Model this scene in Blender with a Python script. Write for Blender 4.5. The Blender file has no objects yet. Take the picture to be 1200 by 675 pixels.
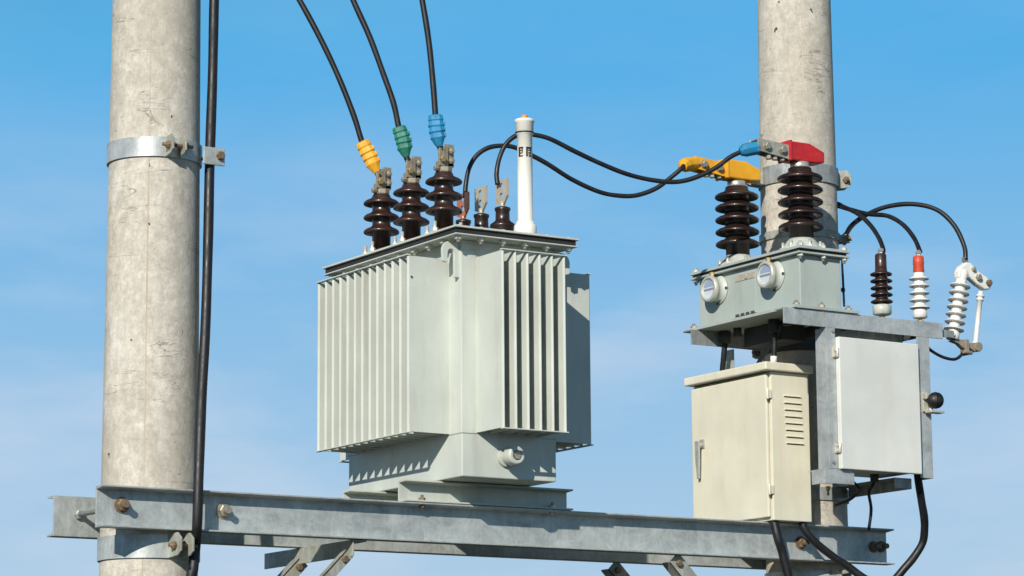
import bpy, bmesh, math, random
from mathutils import Vector, Matrix
R = math.radians
random.seed(7)
scene = bpy.context.scene
col = scene.collection
V = Vector

# ------------------------------------------------------------------ materials
def new_mat(name):
    m = bpy.data.materials.new(name); m.use_nodes = True
    nt = m.node_tree; nt.nodes.clear()
    out = nt.nodes.new('ShaderNodeOutputMaterial'); b = nt.nodes.new('ShaderNodeBsdfPrincipled')
    nt.links.new(b.outputs[0], out.inputs[0])
    return m, nt, b
def nd(nt, t, **kw):
    n = nt.nodes.new(t)
    for k, v in kw.items():
        if k.startswith('_'): setattr(n, k[1:], v)
        else: n.inputs[k.replace('__', ' ')].default_value = v
    return n
def coords(nt, scale=(1, 1, 1), loc=(0, 0, 0)):
    t = nt.nodes.new('ShaderNodeTexCoord'); mp = nt.nodes.new('ShaderNodeMapping')
    mp.inputs['Scale'].default_value = scale; mp.inputs['Location'].default_value = loc
    nt.links.new(t.outputs['Object'], mp.inputs[0]); return mp
def noise(nt, scale, detail=4, rough=.6, mscale=(1, 1, 1), dist=0, loc=(0, 0, 0)):
    n = nt.nodes.new('ShaderNodeTexNoise'); n.inputs['Scale'].default_value = scale
    n.inputs['Detail'].default_value = detail; n.inputs['Roughness'].default_value = rough
    n.inputs['Distortion'].default_value = dist
    nt.links.new(coords(nt, mscale, loc).outputs[0], n.inputs['Vector']); return n.outputs[0]
def ramp(nt, src, p0, c0, p1, c1):
    r = nt.nodes.new('ShaderNodeValToRGB'); e = r.color_ramp.elements
    e[0].position = p0; e[1].position = p1
    e[0].color = (*c0, 1) if isinstance(c0, tuple) else (c0, c0, c0, 1)
    e[1].color = (*c1, 1) if isinstance(c1, tuple) else (c1, c1, c1, 1)
    nt.links.new(src, r.inputs[0]); return r.outputs[0]
def mix(nt, fac, a, b, mode='MIX'):
    m = nt.nodes.new('ShaderNodeMix'); m.data_type = 'RGBA'; m.blend_type = mode
    for s, v in ((m.inputs[0], fac), (m.inputs[6], a), (m.inputs[7], b)):
        if isinstance(v, (int, float)): s.default_value = v
        elif isinstance(v, tuple): s.default_value = (*v, 1)
        else: nt.links.new(v, s)
    return m.outputs[2]
def bump(nt, b, h, strength=.3, dist=.002):
    n = nt.nodes.new('ShaderNodeBump'); n.inputs['Strength'].default_value = strength
    n.inputs['Distance'].default_value = dist
    nt.links.new(h, n.inputs['Height']); nt.links.new(n.outputs[0], b.inputs['Normal'])

def painted(name, c, rough=.45, dirt=(.20, .17, .12), amount=.35, spec=.4, streak=True):
    m, nt, b = new_mat(name)
    big = ramp(nt, noise(nt, 3.5, 5, .6), .35, tuple(x * .90 for x in c), .68, tuple(min(1, x * 1.05) for x in c))
    cc = big
    if streak:
        st = ramp(nt, noise(nt, 16, 4, .65, (1, 1, .13)), .50, 0., .78, amount)
        cc = mix(nt, st, cc, dirt)
    sp = ramp(nt, noise(nt, 55, 3, .6), .66, 0., .78, amount * .8)
    cc = mix(nt, sp, cc, dirt)
    nt.links.new(cc, b.inputs['Base Color'])
    r = ramp(nt, noise(nt, 9, 3), .3, rough - .08, .7, rough + .12); nt.links.new(r, b.inputs['Roughness'])
    b.inputs['Specular IOR Level'].default_value = spec
    bump(nt, b, noise(nt, 14, 3), .12, .004)
    return m
def galvanised(name, c=(.42, .46, .49), metal=.55, rough=.42, rust=.25, rustc=(.22, .12, .05)):
    m, nt, b = new_mat(name)
    v = nt.nodes.new('ShaderNodeTexVoronoi'); v.inputs['Scale'].default_value = 130
    nt.links.new(coords(nt, (1, 1, .6)).outputs[0], v.inputs['Vector'])
    sp = nt.nodes.new('ShaderNodeSeparateColor'); nt.links.new(v.outputs['Color'], sp.inputs[0])
    a = ramp(nt, sp.outputs[0], 0, tuple(x * .93 for x in c), 1, tuple(x * 1.06 for x in c))
    big = ramp(nt, noise(nt, 6, 6, .75, (1, 1, 1.4), 1.0), .32, .66, .66, 1.16)
    a = mix(nt, 1., a, big, 'MULTIPLY')
    st = ramp(nt, noise(nt, 30, 5, .75, (1, 1, .2)), .48, 0., .68, .6)
    a = mix(nt, st, a, (.54, .57, .55))
    a = mix(nt, ramp(nt, noise(nt, 70, 3, .7), .6, 0., .72, .35), a, (.25, .26, .25))
    ru = ramp(nt, noise(nt, 11, 5, .7, loc=(3, 1, 2)), .62, 0., .74, rust)
    a = mix(nt, ru, a, rustc)
    nt.links.new(a, b.inputs['Base Color']); b.inputs['Metallic'].default_value = metal
    r = ramp(nt, noise(nt, 18, 4), .3, rough - .1, .7, rough + .18); nt.links.new(r, b.inputs['Roughness'])
    bump(nt, b, noise(nt, 60, 4), .15, .002)
    return m
def concrete(name, shift=0.):
    m, nt, b = new_mat(name)
    L = (shift, shift * .7, shift * .3)
    a = ramp(nt, noise(nt, 2.2, 6, .7, (1, 1, .7), loc=L), .34, (.50, .455, .385), .66, (.74, .69, .60))
    a = mix(nt, ramp(nt, noise(nt, 14, 5, .75, loc=L), .38, .55, .62, 0.), a, (.36, .325, .27))
    a = mix(nt, ramp(nt, noise(nt, 55, 5, .8, (1, 1, .6), loc=L), .42, .5, .6, 0.), a, (.34, .31, .26))
    # mottled grey blotches, long pale runs, weathering cracks, pits
    a = mix(nt, ramp(nt, noise(nt, 9, 5, .7, (1, 1, .22), loc=L), .52, 0., .7, .45), a, (.70, .665, .60))
    a = mix(nt, ramp(nt, noise(nt, 26, 4, .8, (.8, .8, 2.2), 1.2, L), .56, 0., .68, .5), a, (.27, .25, .225))
    ck = noise(nt, 2.6, 4, .6, (.55, .55, 4.5), .8, L)
    r = nt.nodes.new('ShaderNodeValToRGB'); e = r.color_ramp.elements
    e[0].position = .494; e[0].color = (0, 0, 0, 1); e[1].position = .5; e[1].color = (.8, .8, .8, 1)
    q = e.new(.506); q.color = (0, 0, 0, 1); nt.links.new(ck, r.inputs[0])
    gate = ramp(nt, noise(nt, 5, 3, loc=(4 + shift, 2, 1)), .50, 0., .6, 1.)
    cf = mix(nt, 1., r.outputs[0], gate, 'MULTIPLY')
    a = mix(nt, cf, a, (.17, .15, .125))
    pit = ramp(nt, noise(nt, 34, 2, .5, (1, 1, .8), loc=(9 + shift, 3, 5)), .735, 0., .76, 1.)
    a = mix(nt, pit, a, (.09, .07, .055))
    st = ramp(nt, noise(nt, 7, 3, .6, (1, 1, .06), loc=(2, 7 + shift, 1)), .60, 0., .74, .25)
    a = mix(nt, st, a, (.50, .40, .27))
    nt.links.new(a, b.inputs['Base Color']); b.inputs['Roughness'].default_value = .88
    b.inputs['Specular IOR Level'].default_value = .25
    h = noise(nt, 45, 6, .75, loc=L); h2 = mix(nt, 1., h, mix(nt, 1., cf, pit, 'ADD'), 'SUBTRACT')
    bump(nt, b, h2, .45, .004)
    return m
def glossy(name, c, rough=.18, coat=.3, var=.25, dust=.0):
    m, nt, b = new_mat(name)
    a = ramp(nt, noise(nt, 20, 4), .3, tuple(x * (1 - var) for x in c), .7, tuple(min(1, x * (1 + var)) for x in c))
    if dust: a = mix(nt, ramp(nt, noise(nt, 30, 5, .7), .5, 0., .75, dust), a, (.30, .26, .21))
    nt.links.new(a, b.inputs['Base Color'])
    r = ramp(nt, noise(nt, 26, 4), .35, rough, .7, min(1, rough + .22)); nt.links.new(r, b.inputs['Roughness'])
    b.inputs['Coat Weight'].default_value = coat; b.inputs['Coat Roughness'].default_value = .12
    bump(nt, b, noise(nt, 50, 3), .08, .002)
    return m
def metal(name, c, rough=.35, met=1., var=.2):
    m, nt, b = new_mat(name)
    a = ramp(nt, noise(nt, 40, 4, .7), .3, tuple(x * (1 - var) for x in c), .7, tuple(min(1, x * (1 + var)) for x in c))
    nt.links.new(a, b.inputs['Base Color']); b.inputs['Metallic'].default_value = met
    b.inputs['Roughness'].default_value = rough
    bump(nt, b, noise(nt, 90, 3), .2, .001)
    return m

M = dict(
    concrete=concrete('weathered_concrete'), concrete_b=concrete('weathered_concrete_light', 5.3),
    seam=painted('mould_seam_stain', (.50, .43, .33), .85, (.30, .18, .09), .5, .2),
    galv=galvanised('galvanised_steel', (.43, .46, .45), .28, .45, .5, (.26, .19, .12)), galv_pale=galvanised('galvanised_steel_pale', (.45, .47, .465), .32, .42, .28),
    galv_dull=galvanised('galvanised_steel_dull', (.30, .32, .32), .35, .5, .3),
    galv_olive=galvanised('galvanised_steel_yellowed', (.36, .36, .30), .3, .55, .35),
    tank=painted('grey_green_enamel', (.545, .575, .525), .42, (.30, .26, .18), .32),
    tankb=painted('grey_green_enamel_base', (.50, .53, .48), .45, (.24, .20, .13), .34),
    meter=painted('grey_blue_enamel', (.395, .445, .415), .42, (.26, .22, .14), .34),
    beige=painted('beige_enamel', (.70, .67, .54), .45, (.42, .33, .19), .24),
    grey=painted('pale_grey_enamel', (.68, .685, .645), .45, (.40, .38, .30), .16),
    porcelain=glossy('brown_porcelain', (.020, .009, .007), .30, .25, .3, .05),
    porcelain_red=glossy('reddish_brown_porcelain', (.034, .015, .012), .28, .3, .25, .05),
    white_porc=glossy('white_porcelain', (.72, .71, .68), .3, .4, .06, .15),
    white_pvc=painted('white_tube_paint', (.78, .77, .71), .4, (.45, .40, .30), .12),
    shed_grey=glossy('grey_silicone_rubber', (.16, .155, .15), .5, .0, .2, .1),
    rubber=glossy('black_rubber', (.008, .008, .010), .42, .0, .3, .03),
    gasket=glossy('gasket', (.02, .02, .02), .7, 0, .2),
    dark=painted('dark_and_shaded_steel', (.06, .06, .055), .6, (.03, .03, .03), .4),  # dark parts; also stands in for shade on side rails and under-box clamp
    yellow=glossy('yellow_sleeve', (.74, .35, .012), .5, .0, .12, .12), green=glossy('green_sleeve', (.012, .16, .115), .5, .0, .2, .1),
    blue=glossy('blue_sleeve', (.008, .20, .40), .5, .0, .2, .1), red=glossy('red_sleeve', (.46, .014, .018), .45, .05, .14, .1),
    redcap=glossy('orange_red_cap', (.52, .06, .025), .4, .1, .1),
    bolt=metal('zinc_bolt', (.40, .36, .28), .45, .6), rustbolt=metal('rusty_bolt', (.19, .135, .085), .7, .3, .4),
    palebolt=metal('pale_bolt', (.60, .58, .50), .4, .4), brass=metal('brass', (.50, .36, .16), .45, .7),
    tin=metal('tinned_clamp', (.29, .25, .19), .55, .25, .3), flag=metal('plated_flag', (.46, .41, .33), .5, .2, .15), copper=metal('copper', (.62, .22, .12), .4, .5),
    alu=metal('aluminium_fitting', (.55, .54, .50), .4, .6), orange=glossy('orange_plug', (.75, .28, .02), .4, .1),
    ink=glossy('black_ink', (.012, .012, .012), .6, 0, .1),
    dial_sky=painted('painted_sky_reflection', (.16, .24, .42), .3, (.3, .35, .45), .05, streak=False), gaugebody=painted('gauge_body_grey', (.50, .53, .48), .4, (.12, .11, .09), .6),  # the blue is a sky reflection painted on the dials
    dial=painted('dial_face', (.62, .64, .68), .3, (.5, .5, .5), .05, streak=False),
)
m, nt, b = new_mat('gauge_glass'); b.inputs['Base Color'].default_value = (.80, .85, .95, 1)
b.inputs['Roughness'].default_value = .04; b.inputs['Alpha'].default_value = .14; b.inputs['IOR'].default_value = 1.5
M['glass'] = m

# ------------------------------------------------------------------ mesh builder
class MB:
    def __init__(s): s.bm = bmesh.new(); s.smooth = []
    def box(s, a, b, rot=None, piv=None):
        x0, y0, z0 = [min(a[i], b[i]) for i in range(3)]; x1, y1, z1 = [max(a[i], b[i]) for i in range(3)]
        vs = [s.bm.verts.new(p) for p in ((x0, y0, z0), (x1, y0, z0), (x1, y1, z0), (x0, y1, z0), (x0, y0, z1), (x1, y0, z1), (x1, y1, z1), (x0, y1, z1))]
        for f in ((0, 3, 2, 1), (4, 5, 6, 7), (0, 1, 5, 4), (1, 2, 6, 5), (2, 3, 7, 6), (3, 0, 4, 7)): s.bm.faces.new([vs[i] for i in f])
        if rot is not None:
            pv = V(piv)
            for v in vs: v.co = rot @ (v.co - pv) + pv
        return s
    def _frame(s, d):
        d = V(d).normalized(); a = V((0, 0, 1)) if abs(d.z) < .9 else V((1, 0, 0))
        u = a.cross(d).normalized(); return u, d.cross(u), d
    def lathe(s, o, d, prof, n=28, caps=True, smooth=True):
        """prof: (distance along d, radius)"""
        u, w, d = s._frame(d); o = V(o); rings = []
        for h, r in prof:
            rings.append([s.bm.verts.new(o + d * h + (u * math.cos(2 * math.pi * k / n) + w * math.sin(2 * math.pi * k / n)) * r) for k in range(n)])
        for a, b in zip(rings, rings[1:]):
            for k in range(n):
                f = s.bm.faces.new((a[k], a[(k + 1) % n], b[(k + 1) % n], b[k])); f.smooth = smooth
        if caps:
            s.bm.faces.new(rings[0][::-1]); s.bm.faces.new(rings[-1])
        return s
    def cyl(s, a, b, r, r2=None, n=20, smooth=True):
        a = V(a); b = V(b); return s.lathe(a, b - a, [(0, r), ((b - a).length, r if r2 is None else r2)], n, True, smooth)
    def hexb(s, a, d, r, h): return s.lathe(a, d, [(0, r), (h * .85, r), (h, r * .82)], 6, True, False)
    def poly(s, pts, d):
        """prism: planar outline pts swept by vector d"""
        d = V(d); a = [s.bm.verts.new(V(p)) for p in pts]; b = [s.bm.verts.new(V(p) + d) for p in pts]
        s.bm.faces.new(a[::-1]); s.bm.faces.new(b); n = len(a)
        for i in range(n): s.bm.faces.new((a[i], a[(i + 1) % n], b[(i + 1) % n], b[i]))
        return s
    def holed(s, outline, holes, d):
        d = V(d); es = []
        for loop in [outline] + holes:
            vs = [s.bm.verts.new(V(p)) for p in loop]
            es += [s.bm.edges.new((vs[i], vs[(i + 1) % len(vs)])) for i in range(len(vs))]
        g = bmesh.ops.triangle_fill(s.bm, use_beauty=True, edges=es)
        fs = [f for f in g['geom'] if isinstance(f, bmesh.types.BMFace)]
        e = bmesh.ops.extrude_face_region(s.bm, geom=fs, use_keep_orig=True)
        bmesh.ops.translate(s.bm, vec=d, verts=[v for v in e['geom'] if isinstance(v, bmesh.types.BMVert)])
        return s
    def tube(s, pts, r, n=12, sub=6, caps=True):
        P = [V(p) for p in pts]; C = []
        if sub > 1 and len(P) > 2:
            Q = [P[0] * 2 - P[1]] + P + [P[-1] * 2 - P[-2]]
            for i in range(1, len(Q) - 2):
                for k in range(sub):
                    t = k / sub; a, b_, c, d = Q[i - 1], Q[i], Q[i + 1], Q[i + 2]
                    C.append(.5 * ((2 * b_) + (c - a) * t + (2 * a - 5 * b_ + 4 * c - d) * t * t + (3 * b_ - a - 3 * c + d) * t ** 3))
            C.append(P[-1])
        else: C = P
        ph = len(P) * 1.7 + P[0].x * 9; rr = r if callable(r) else (lambda t: r * (1 + .035 * math.sin(t * 41 + ph) * math.sin(t * 17 + ph)))
        u = None; rings = []
        for i, c in enumerate(C):
            t = (C[min(i + 1, len(C) - 1)] - C[max(i - 1, 0)]).normalized()
            if u is None: u = s._frame(t)[0]
            u = (u - t * u.dot(t)).normalized(); w = t.cross(u); q = rr(i / (len(C) - 1))
            rings.append([s.bm.verts.new(c + (u * math.cos(2 * math.pi * k / n) + w * math.sin(2 * math.pi * k / n)) * q) for k in range(n)])
        for a, b_ in zip(rings, rings[1:]):
            for k in range(n):
                f = s.bm.faces.new((a[k], a[(k + 1) % n], b_[(k + 1) % n], b_[k])); f.smooth = True
        s.bm.faces.new(rings[0][::-1]); s.bm.faces.new(rings[-1])
        return s
    def ball(s, c, r, n=20):
        g = bmesh.ops.create_uvsphere(s.bm, u_segments=n, v_segments=n // 2, radius=r, matrix=Matrix.Translation(c))
        for v in g['verts']:
            for f in v.link_faces: f.smooth = True
        return s
    def build(s, name, mat, parent=None, bev=0., loc=None):
        org = V((0, 0, 0))
        q = parent; chain = []
        while q is not None: org += q.location; q = q.parent
        if parent is None and loc is not None: org = V(loc)
        bmesh.ops.recalc_face_normals(s.bm, faces=s.bm.faces[:])
        for v in s.bm.verts: v.co -= org
        me = bpy.data.meshes.new(name); s.bm.to_mesh(me); s.bm.free()
        o = bpy.data.objects.new(name, me); col.objects.link(o); me.materials.append(mat)
        if parent is not None: o.parent = parent
        elif loc is not None: o.location = loc
        if bev:
            md = o.modifiers.new('edge', 'BEVEL'); md.width = bev; md.segments = 2; md.limit_method = 'ANGLE'; md.angle_limit = R(40)
        return o
def tag(o, label, cat, group=None):
    o['label'] = label; o['category'] = cat
    if group: o['group'] = group
    return o
def thing(name, loc, label, cat, group=None):
    o = bpy.data.objects.new(name, None); col.objects.link(o); o.location = loc; o.empty_display_size = .05
    return tag(o, label, cat, group)
def copy_tree(o, parent=None, off=(0, 0, 0)):
    c = o.copy(); col.objects.link(c); c.parent = parent
    c.location = V(o.location) + V(off)
    for ch in [x for x in bpy.data.objects if x.parent == o]: copy_tree(ch, c)
    return c

# ------------------------------------------------------------------ setting: ground
g = MB(); g.box((-400, -400, -.2), (400, 400, 0))
m, nt, b = new_mat('dry_field')
a = ramp(nt, noise(nt, .6, 6, .7), .38, (.025, .035, .014), .64, (.060, .055, .032))
nt.links.new(a, b.inputs['Base Color']); b.inputs['Roughness'].default_value = .95
bump(nt, b, noise(nt, 8, 6, .7), .6, .05)
gr = g.build('ground', m); gr['kind'] = 'structure'

# ------------------------------------------------------------------ the two concrete poles
def pole(x, r44, label, mat, seam_ang, seed):
    rb = r44 + 4.4 / 150; top = 9.5; rt = r44 - (top - 4.4) / 150
    t = thing('concrete_pole', (x, 0, 0), label, 'pole', 'concrete poles carrying the platform')
    mb = MB(); prof = [(h * top / 40, rb + (rt - rb) * h / 40) for h in range(41)]
    mb.lathe((x, 0, 0), (0, 0, 1), prof, 96); mb.build('pole_shaft', mat, t)
    sm = MB(); rnd = random.Random(seed); L = []; Rr = []
    for i in range(200):
        z = 1.5 + i * .035; rr = rb + (rt - rb) * z / top + .0006; w = .0010 + rnd.random() * .0016
        for lst, sg in ((L, -1), (Rr, 1)):
            aa = seam_ang + sg * w / rr; lst.append(V((x + math.sin(aa) * rr, -math.cos(aa) * rr, z)))
    for i in range(199):
        vs = [sm.bm.verts.new(p) for p in (L[i], Rr[i], Rr[i + 1], L[i + 1])]; sm.bm.faces.new(vs)
    bmesh.ops.remove_doubles(sm.bm, verts=sm.bm.verts[:], dist=1e-6)
    sm.build('mould_seam', M['seam'], t)
    return lambda z: rb + (rt - rb) * z / top
rA = pole(0, .1515, 'thick weathered concrete pole on the left with a black cable running down its right side', M['concrete'], R(-32.4), 1)
rB = pole(2.8, .1478, 'concrete pole on the right, behind the brown insulators and the two control boxes', M['concrete_b'], R(-27), 2)

# ------------------------------------------------------------------ pole clamps
def clamp(x, z, h, rad, label, lug_ang, mat=None, tilt=0, lugs=True, both=False, lugw=.055):
    """half bands bolted round a pole; lug_ang measured from -y toward +x"""
    mat = mat or M['galv_pale']
    t = thing('pole_clamp', (x, 0, z), label, 'clamp', 'steel clamp bands on the poles')
    n = 120; bmn = MB(); r0 = rad + .0015; r1 = rad + .0075
    for s in (1,):
        rings = []
        for k in range(n):
            a = 2 * math.pi * k / n
            rings.append([bmn.bm.verts.new((x + math.sin(a) * q, -math.cos(a) * q, z + hh)) for q, hh in ((r0, 0), (r1, 0), (r1, h), (r0, h))])
        for k in range(n):
            A, B = rings[k], rings[(k + 1) % n]
            for j in range(4):
                bmn.bm.faces.new((A[j], A[(j + 1) % 4], B[(j + 1) % 4], B[j]))
    bd = bmn.build('band', mat, t)
    for a0 in ([lug_ang, lug_ang + math.pi] if both else [lug_ang]):
        rad_d = V((math.sin(a0), -math.cos(a0), 0)); tan = V((math.cos(a0), math.sin(a0), 0))
        rot = Matrix((tan, rad_d, V((0, 0, 1)))).transposed()
        c = V((x, 0, z)) + rad_d * r1
        def loc(p): return rot @ V(p) + c
        for sg in (-1, 1):
            mb = MB(); pts = [(sg * .020, -.006, .0), (sg * .020, lugw * .75, .006), (sg * .020, lugw, .25 * h), (sg * .020, lugw, .8 * h), (sg * .020, lugw * .7, h + .004), (sg * .020, -.006, h)]
            d = rot @ V((sg * .007, 0, 0)); mb.poly([loc(p) for p in pts], d); mb.build('lug', M['galv_olive'], t, .0015)
        mb = MB(); pz = h * .5
        mb.cyl(loc((-.052, lugw * .55, pz)), loc((.058, lugw * .55, pz)), .0065, n=12)
        mb.hexb(loc((-.027, lugw * .55, pz)), rot @ V((-1, 0, 0)), .014, .012); mb.hexb(loc((.027, lugw * .55, pz)), rot @ V((1, 0, 0)), .014, .012)
        mb.build('bolt', M['rustbolt'], t)
    return t
c1 = clamp(0, 3.775, .068, rA(3.8), 'bright galvanised band round the left pole holding the cable bracket', R(-32.4 + 30))
mb = MB()   # bracket on the clamp that holds the cable
mb.box((.118, -.141, 3.770), (.200, -.133, 3.832)); mb.build('cable_bracket', M['galv_pale'], c1, .003)
mb = MB(); mb.hexb((.180, -.141, 3.804), (0, -1, 0), .0155, .014); mb.lathe((.180, -.141, 3.804), (0, 1, 0), [(0, .007), (.055, .007)], 8); mb.build('bolt', M['rustbolt'], c1)
mb = MB(); mb.tube([(.148, -.117, 3.80), (.140, -.09, 3.80), (.155, -.075, 3.80), (.178, -.085, 3.80), (.18, -.117, 3.80)], .005, 8); mb.build('cable_hook', M['galv_dull'], c1)
clamp(0, 2.415, .078, rA(2.45), 'wide galvanised band with two ear plates under the steel beam on the left pole', R(-32.4 + 38), M['galv'], lugw=.075)
clamp(2.8, 3.995, .072, rB(4.03), 'grey band round the right pole level with the red and yellow covers', R(70), M['galv_dull'], both=True)
clamp(2.8, 3.775, .030, rB(3.79), 'narrow rusty band round the right pole behind the lower insulator discs', R(62), M['galv_olive'], lugw=.045)
clamp(2.8, 3.325, .055, rB(3.35), 'clamp band coloured dark as if shaded, round the right pole just under the metering box', R(200), M['dark'])  # shade under the metering box is put into this band's colour
clamp(2.8, 2.745, .05, rB(2.77), 'clamp band round the right pole behind the lower edge of the grey control box', R(200), M['galv_dull'])
clamp(2.8, 2.405, .07, rB(2.45), 'galvanised clamp band on the right pole just below the steel beam, beside the black cables', R(-32.4 + 34), M['galv_pale'], lugw=.06)

# ------------------------------------------------------------------ platform beams
Z0, Z1 = 2.504, 2.641
def cbeam(x0, x1, yw, s, label):
    t = thing('steel_beam', (x0, yw, Z0), label, 'beam', 'steel channel beams of the platform')
    mb = MB(); w, th = .056, .007
    prof = [(yw, Z0), (yw + s * w, Z0), (yw + s * w, Z0 + .006), (yw + s * th, Z0 + .011), (yw + s * th, Z1 - .011), (yw + s * w, Z1 - .006), (yw + s * w, Z1), (yw, Z1)]
    mb.poly([(x0, y, z) for y, z in prof], (x1 - x0, 0, 0)); mb.build('channel', M['galv'], t, .0015)
    return t
bf = cbeam(-.274, 3.052, -.1665, -1, 'front galvanised channel beam spanning both poles under the transformer')
br = cbeam(-.275, 3.06, .1665, 1, 'rear channel beam behind the poles, its left end sticking out past the front beam')
def webbolt(x, z, mat, par, r=.016, l=.034, wash=True):
    mb = MB(); y = -.1735
    if wash: mb.cyl((x, y, z), (x, y - .004, z), r * 1.35, n=20)
    mb.hexb((x, y - .004, z), (0, -1, 0), r * 1.1, .016); mb.cyl((x, y - .02, z), (x, y - l, z), r * .62, n=12)
    return mb.build('bolt', mat, par, .0008)
for x, z, mt, rr in ((-.183, 2.582, 'rustbolt', .020), (.19, 2.58, 'bolt', .020), (2.632, 2.574, 'rustbolt', .019), (2.985, 2.573, 'rustbolt', .017), (3.022, 2.575, 'rustbolt', .017)):
    webbolt(x, z, M[mt], bf, rr, .042)
for x in (-.183, .19, 2.632, 2.985):
    mb = MB(); mb.cyl((x, -.166, 2.579), (x, .166, 2.579), .0085, n=12); mb.hexb((x, .166, 2.579), (0, -1, 0), .017, .014)
    t = tag(mb.build('tie_rod', M['galv_dull'], None, 0, (x, 0, 2.579)), {-.183: 'threaded tie rod left of the left pole, joining the two beams', .19: 'threaded tie rod between the beams on the right side of the left pole',
        2.632: 'threaded tie rod between the beams on the left side of the right pole', 2.985: 'threaded tie rod between the beams on the right side of the right pole'}[x], 'tie rod', 'tie rods between the two beams')

# cross members and knee braces under the beams
def cross_member(x, s, y0, y1, label):
    t = thing('cross_member', (x, y0, Z0), label, 'cross member')
    mb = MB(); zt = Z0 - .002
    mb.poly([(x, y0, zt), (x + s * .055, y0, zt), (x + s * .055, y0, zt - .006), (x + s * .006, y0, zt - .006), (x + s * .006, y0, zt - .056), (x, y0, zt - .056)], (0, y1 - y0, 0))
    mb.build('angle_bar', M['galv_olive'], t, .001)
    return t
cross_member(.670, 1, -.205, .445, 'angle iron cross member under the beams left of the transformer')
def brace(xt, xb, y, ylen, label, drop=.048, w=.044, mat='galv_olive'):
    zt, zb = Z0 - drop, Z0 - drop - abs(xt - xb)
    d = V((xb - xt, 0, zb - zt)).normalized(); nrm = V((d.z, 0, -d.x))
    A = V((xt, y, zt)); B = V((xb, y, zb)); t = thing('knee_brace', tuple(B), label, 'brace', 'knee braces from the poles to the platform')
    mb = MB(); a0, a1 = A - nrm * w / 2, A + nrm * w / 2; b0, b1 = B - nrm * w / 2, B + nrm * w / 2
    mb.poly([tuple(a0), tuple(a1), tuple(b1), tuple(b0)], (0, .006, 0)); 
    mb.poly([tuple(a1), tuple(a1 - nrm * .006), tuple(b1 - nrm * .006), tuple(b1)], (0, ylen, 0))
    mb.build('brace_angle', M[mat], t, .001)
    mb = MB(); p = A + d * .03; mb.hexb((p.x, y, p.z), (0, -1, 0), .013, .012); mb.build('bolt', M['rustbolt'], t)
brace(.668, .165, -.19, .03, 'pale diagonal brace under the left cross member, nearest the viewer', w=.036)
brace(.690, .165, .18, .05, 'diagonal brace at the rear of the left cross member, behind the front one')
brace(2.03, 2.64, -.19, .05, 'diagonal brace running from the front beam down to the right pole', .010, .058)
brace(2.01, 2.64, .18, .05, 'dark diagonal brace running from the rear beam down to the right pole', .010, .058, 'galv_dull')

# ------------------------------------------------------------------ transformer
TX0, TX1, TY0, TY1 = 1.009, 1.399, -.37, .431
ZB, ZT = 2.722, 3.556
tr = thing('transformer', (1.204, .03, 2.643), 'pale grey-green oil transformer with cooling fins standing on the steel beams between the poles', 'transformer')
mb = MB(); mb.box((TX0, TY0, ZB), (TX1, TY1, ZT)); mb.build('tank', M['tank'], tr, .004)
for sx, xa, xb in ((-1, TX0 - .003, TX0 + .062), (1, TX1 - .062, TX1 + .003)):
    for ya, yb in ((TY0 - .003, TY0 + .082), (TY1 - .082, TY1 + .003)): 
        mb = MB(); mb.box((xa, ya, 2.872), (xb, yb, 3.52)); mb.build('corner_plate', M['tank'], tr, .003)
mb = MB(); LX0, LX1, LY0, LY1 = .937, 1.471, -.45, .511
LX1 = 1.455
mb.box((LX0 + .004, LY0 + .004, 3.556), (LX1 - .004, LY1 - .004, 3.5610)); mb.build('tank_flange', M['tank'], tr, .0015)
mb = MB(); mb.box((LX0 + .010, LY0 + .010, 3.5612), (LX1 - .010, LY1 - .010, 3.5808)); mb.build('gasket', M['gasket'], tr)
mb = MB(); mb.box((LX0, LY0, 3.581), (LX1, LY1, 3.588)); lid = mb.build('lid', M['tank'], tr, .001)
def lidbolt(x, y, mat):
    mb = MB(); mb.hexb((x, y, 3.556), (0, 0, -1), .0135, .013); mb.cyl((x, y, 3.535), (x, y, 3.592), .006, n=10)
    mb.hexb((x, y, 3.5882), (0, 0, 1), .012, .006); return mb.build('lid_bolt', mat, tr)
p0 = lidbolt(LX0 + .03, LY0 + .03, M['palebolt'])
xs = [LX0 + .03 + i * (LX1 - LX0 - .06) / 5 for i in range(6)]; ys = [LY0 + .03 + i * (LY1 - LY0 - .06) / 9 for i in range(10)]
pts = [(x, y) for x in xs for y in (ys[0], ys[-1])] + [(x, y) for x in (xs[0], xs[-1]) for y in ys[1:-1]]
for x, y in pts:
    if (x, y) != (xs[0], ys[0]): copy_tree(p0, tr, (x - xs[0], y - ys[0], 0))
# radiators: fins of one radiator are one part (welded corrugated wall) with edge rods
def radiator(axis, sgn, face, depth, a0, a1, n, z0=2.877, z1=3.495):
    mb = MB(); th = .0055
    for i in range(n):
        c = a0 + (a1 - a0) * i / (n - 1)
        o = face + sgn * depth
        seg = [(face, -th), (o - sgn * .006, -th), (o - sgn * .002, -th * .6), (o, 0), (o - sgn * .002, th * .6), (o - sgn * .006, th), (face, th)]
        if axis == 'x': pts = [(p, c + q, z0) for p, q in seg]
        else: pts = [(c + q, p, z0) for p, q in seg]
        mb.poly(pts, (0, 0, z1 - z0))
    ob = mb.build('radiator', M['tank'], tr, 0)
    for z in (z0 - .005, z1 + .001):
        rods = MB()
        if axis == 'x': rods.box((face + sgn * (depth - .012), a0 - .008, z), (face + sgn * (depth + .005), a1 + .008, z + .0045))
        else: rods.box((a0 - .008, face + sgn * (depth - .012), z), (a1 + .008, face + sgn * (depth + .005), z + .0045))
        rods.build('fin_rail', M['tank'], ob, .001)
    return ob
radiator('x', -1, TX0, .170, -.285, .361, 13)
radiator('x', 1, TX1, .207, -.285, .361, 13)
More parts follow.
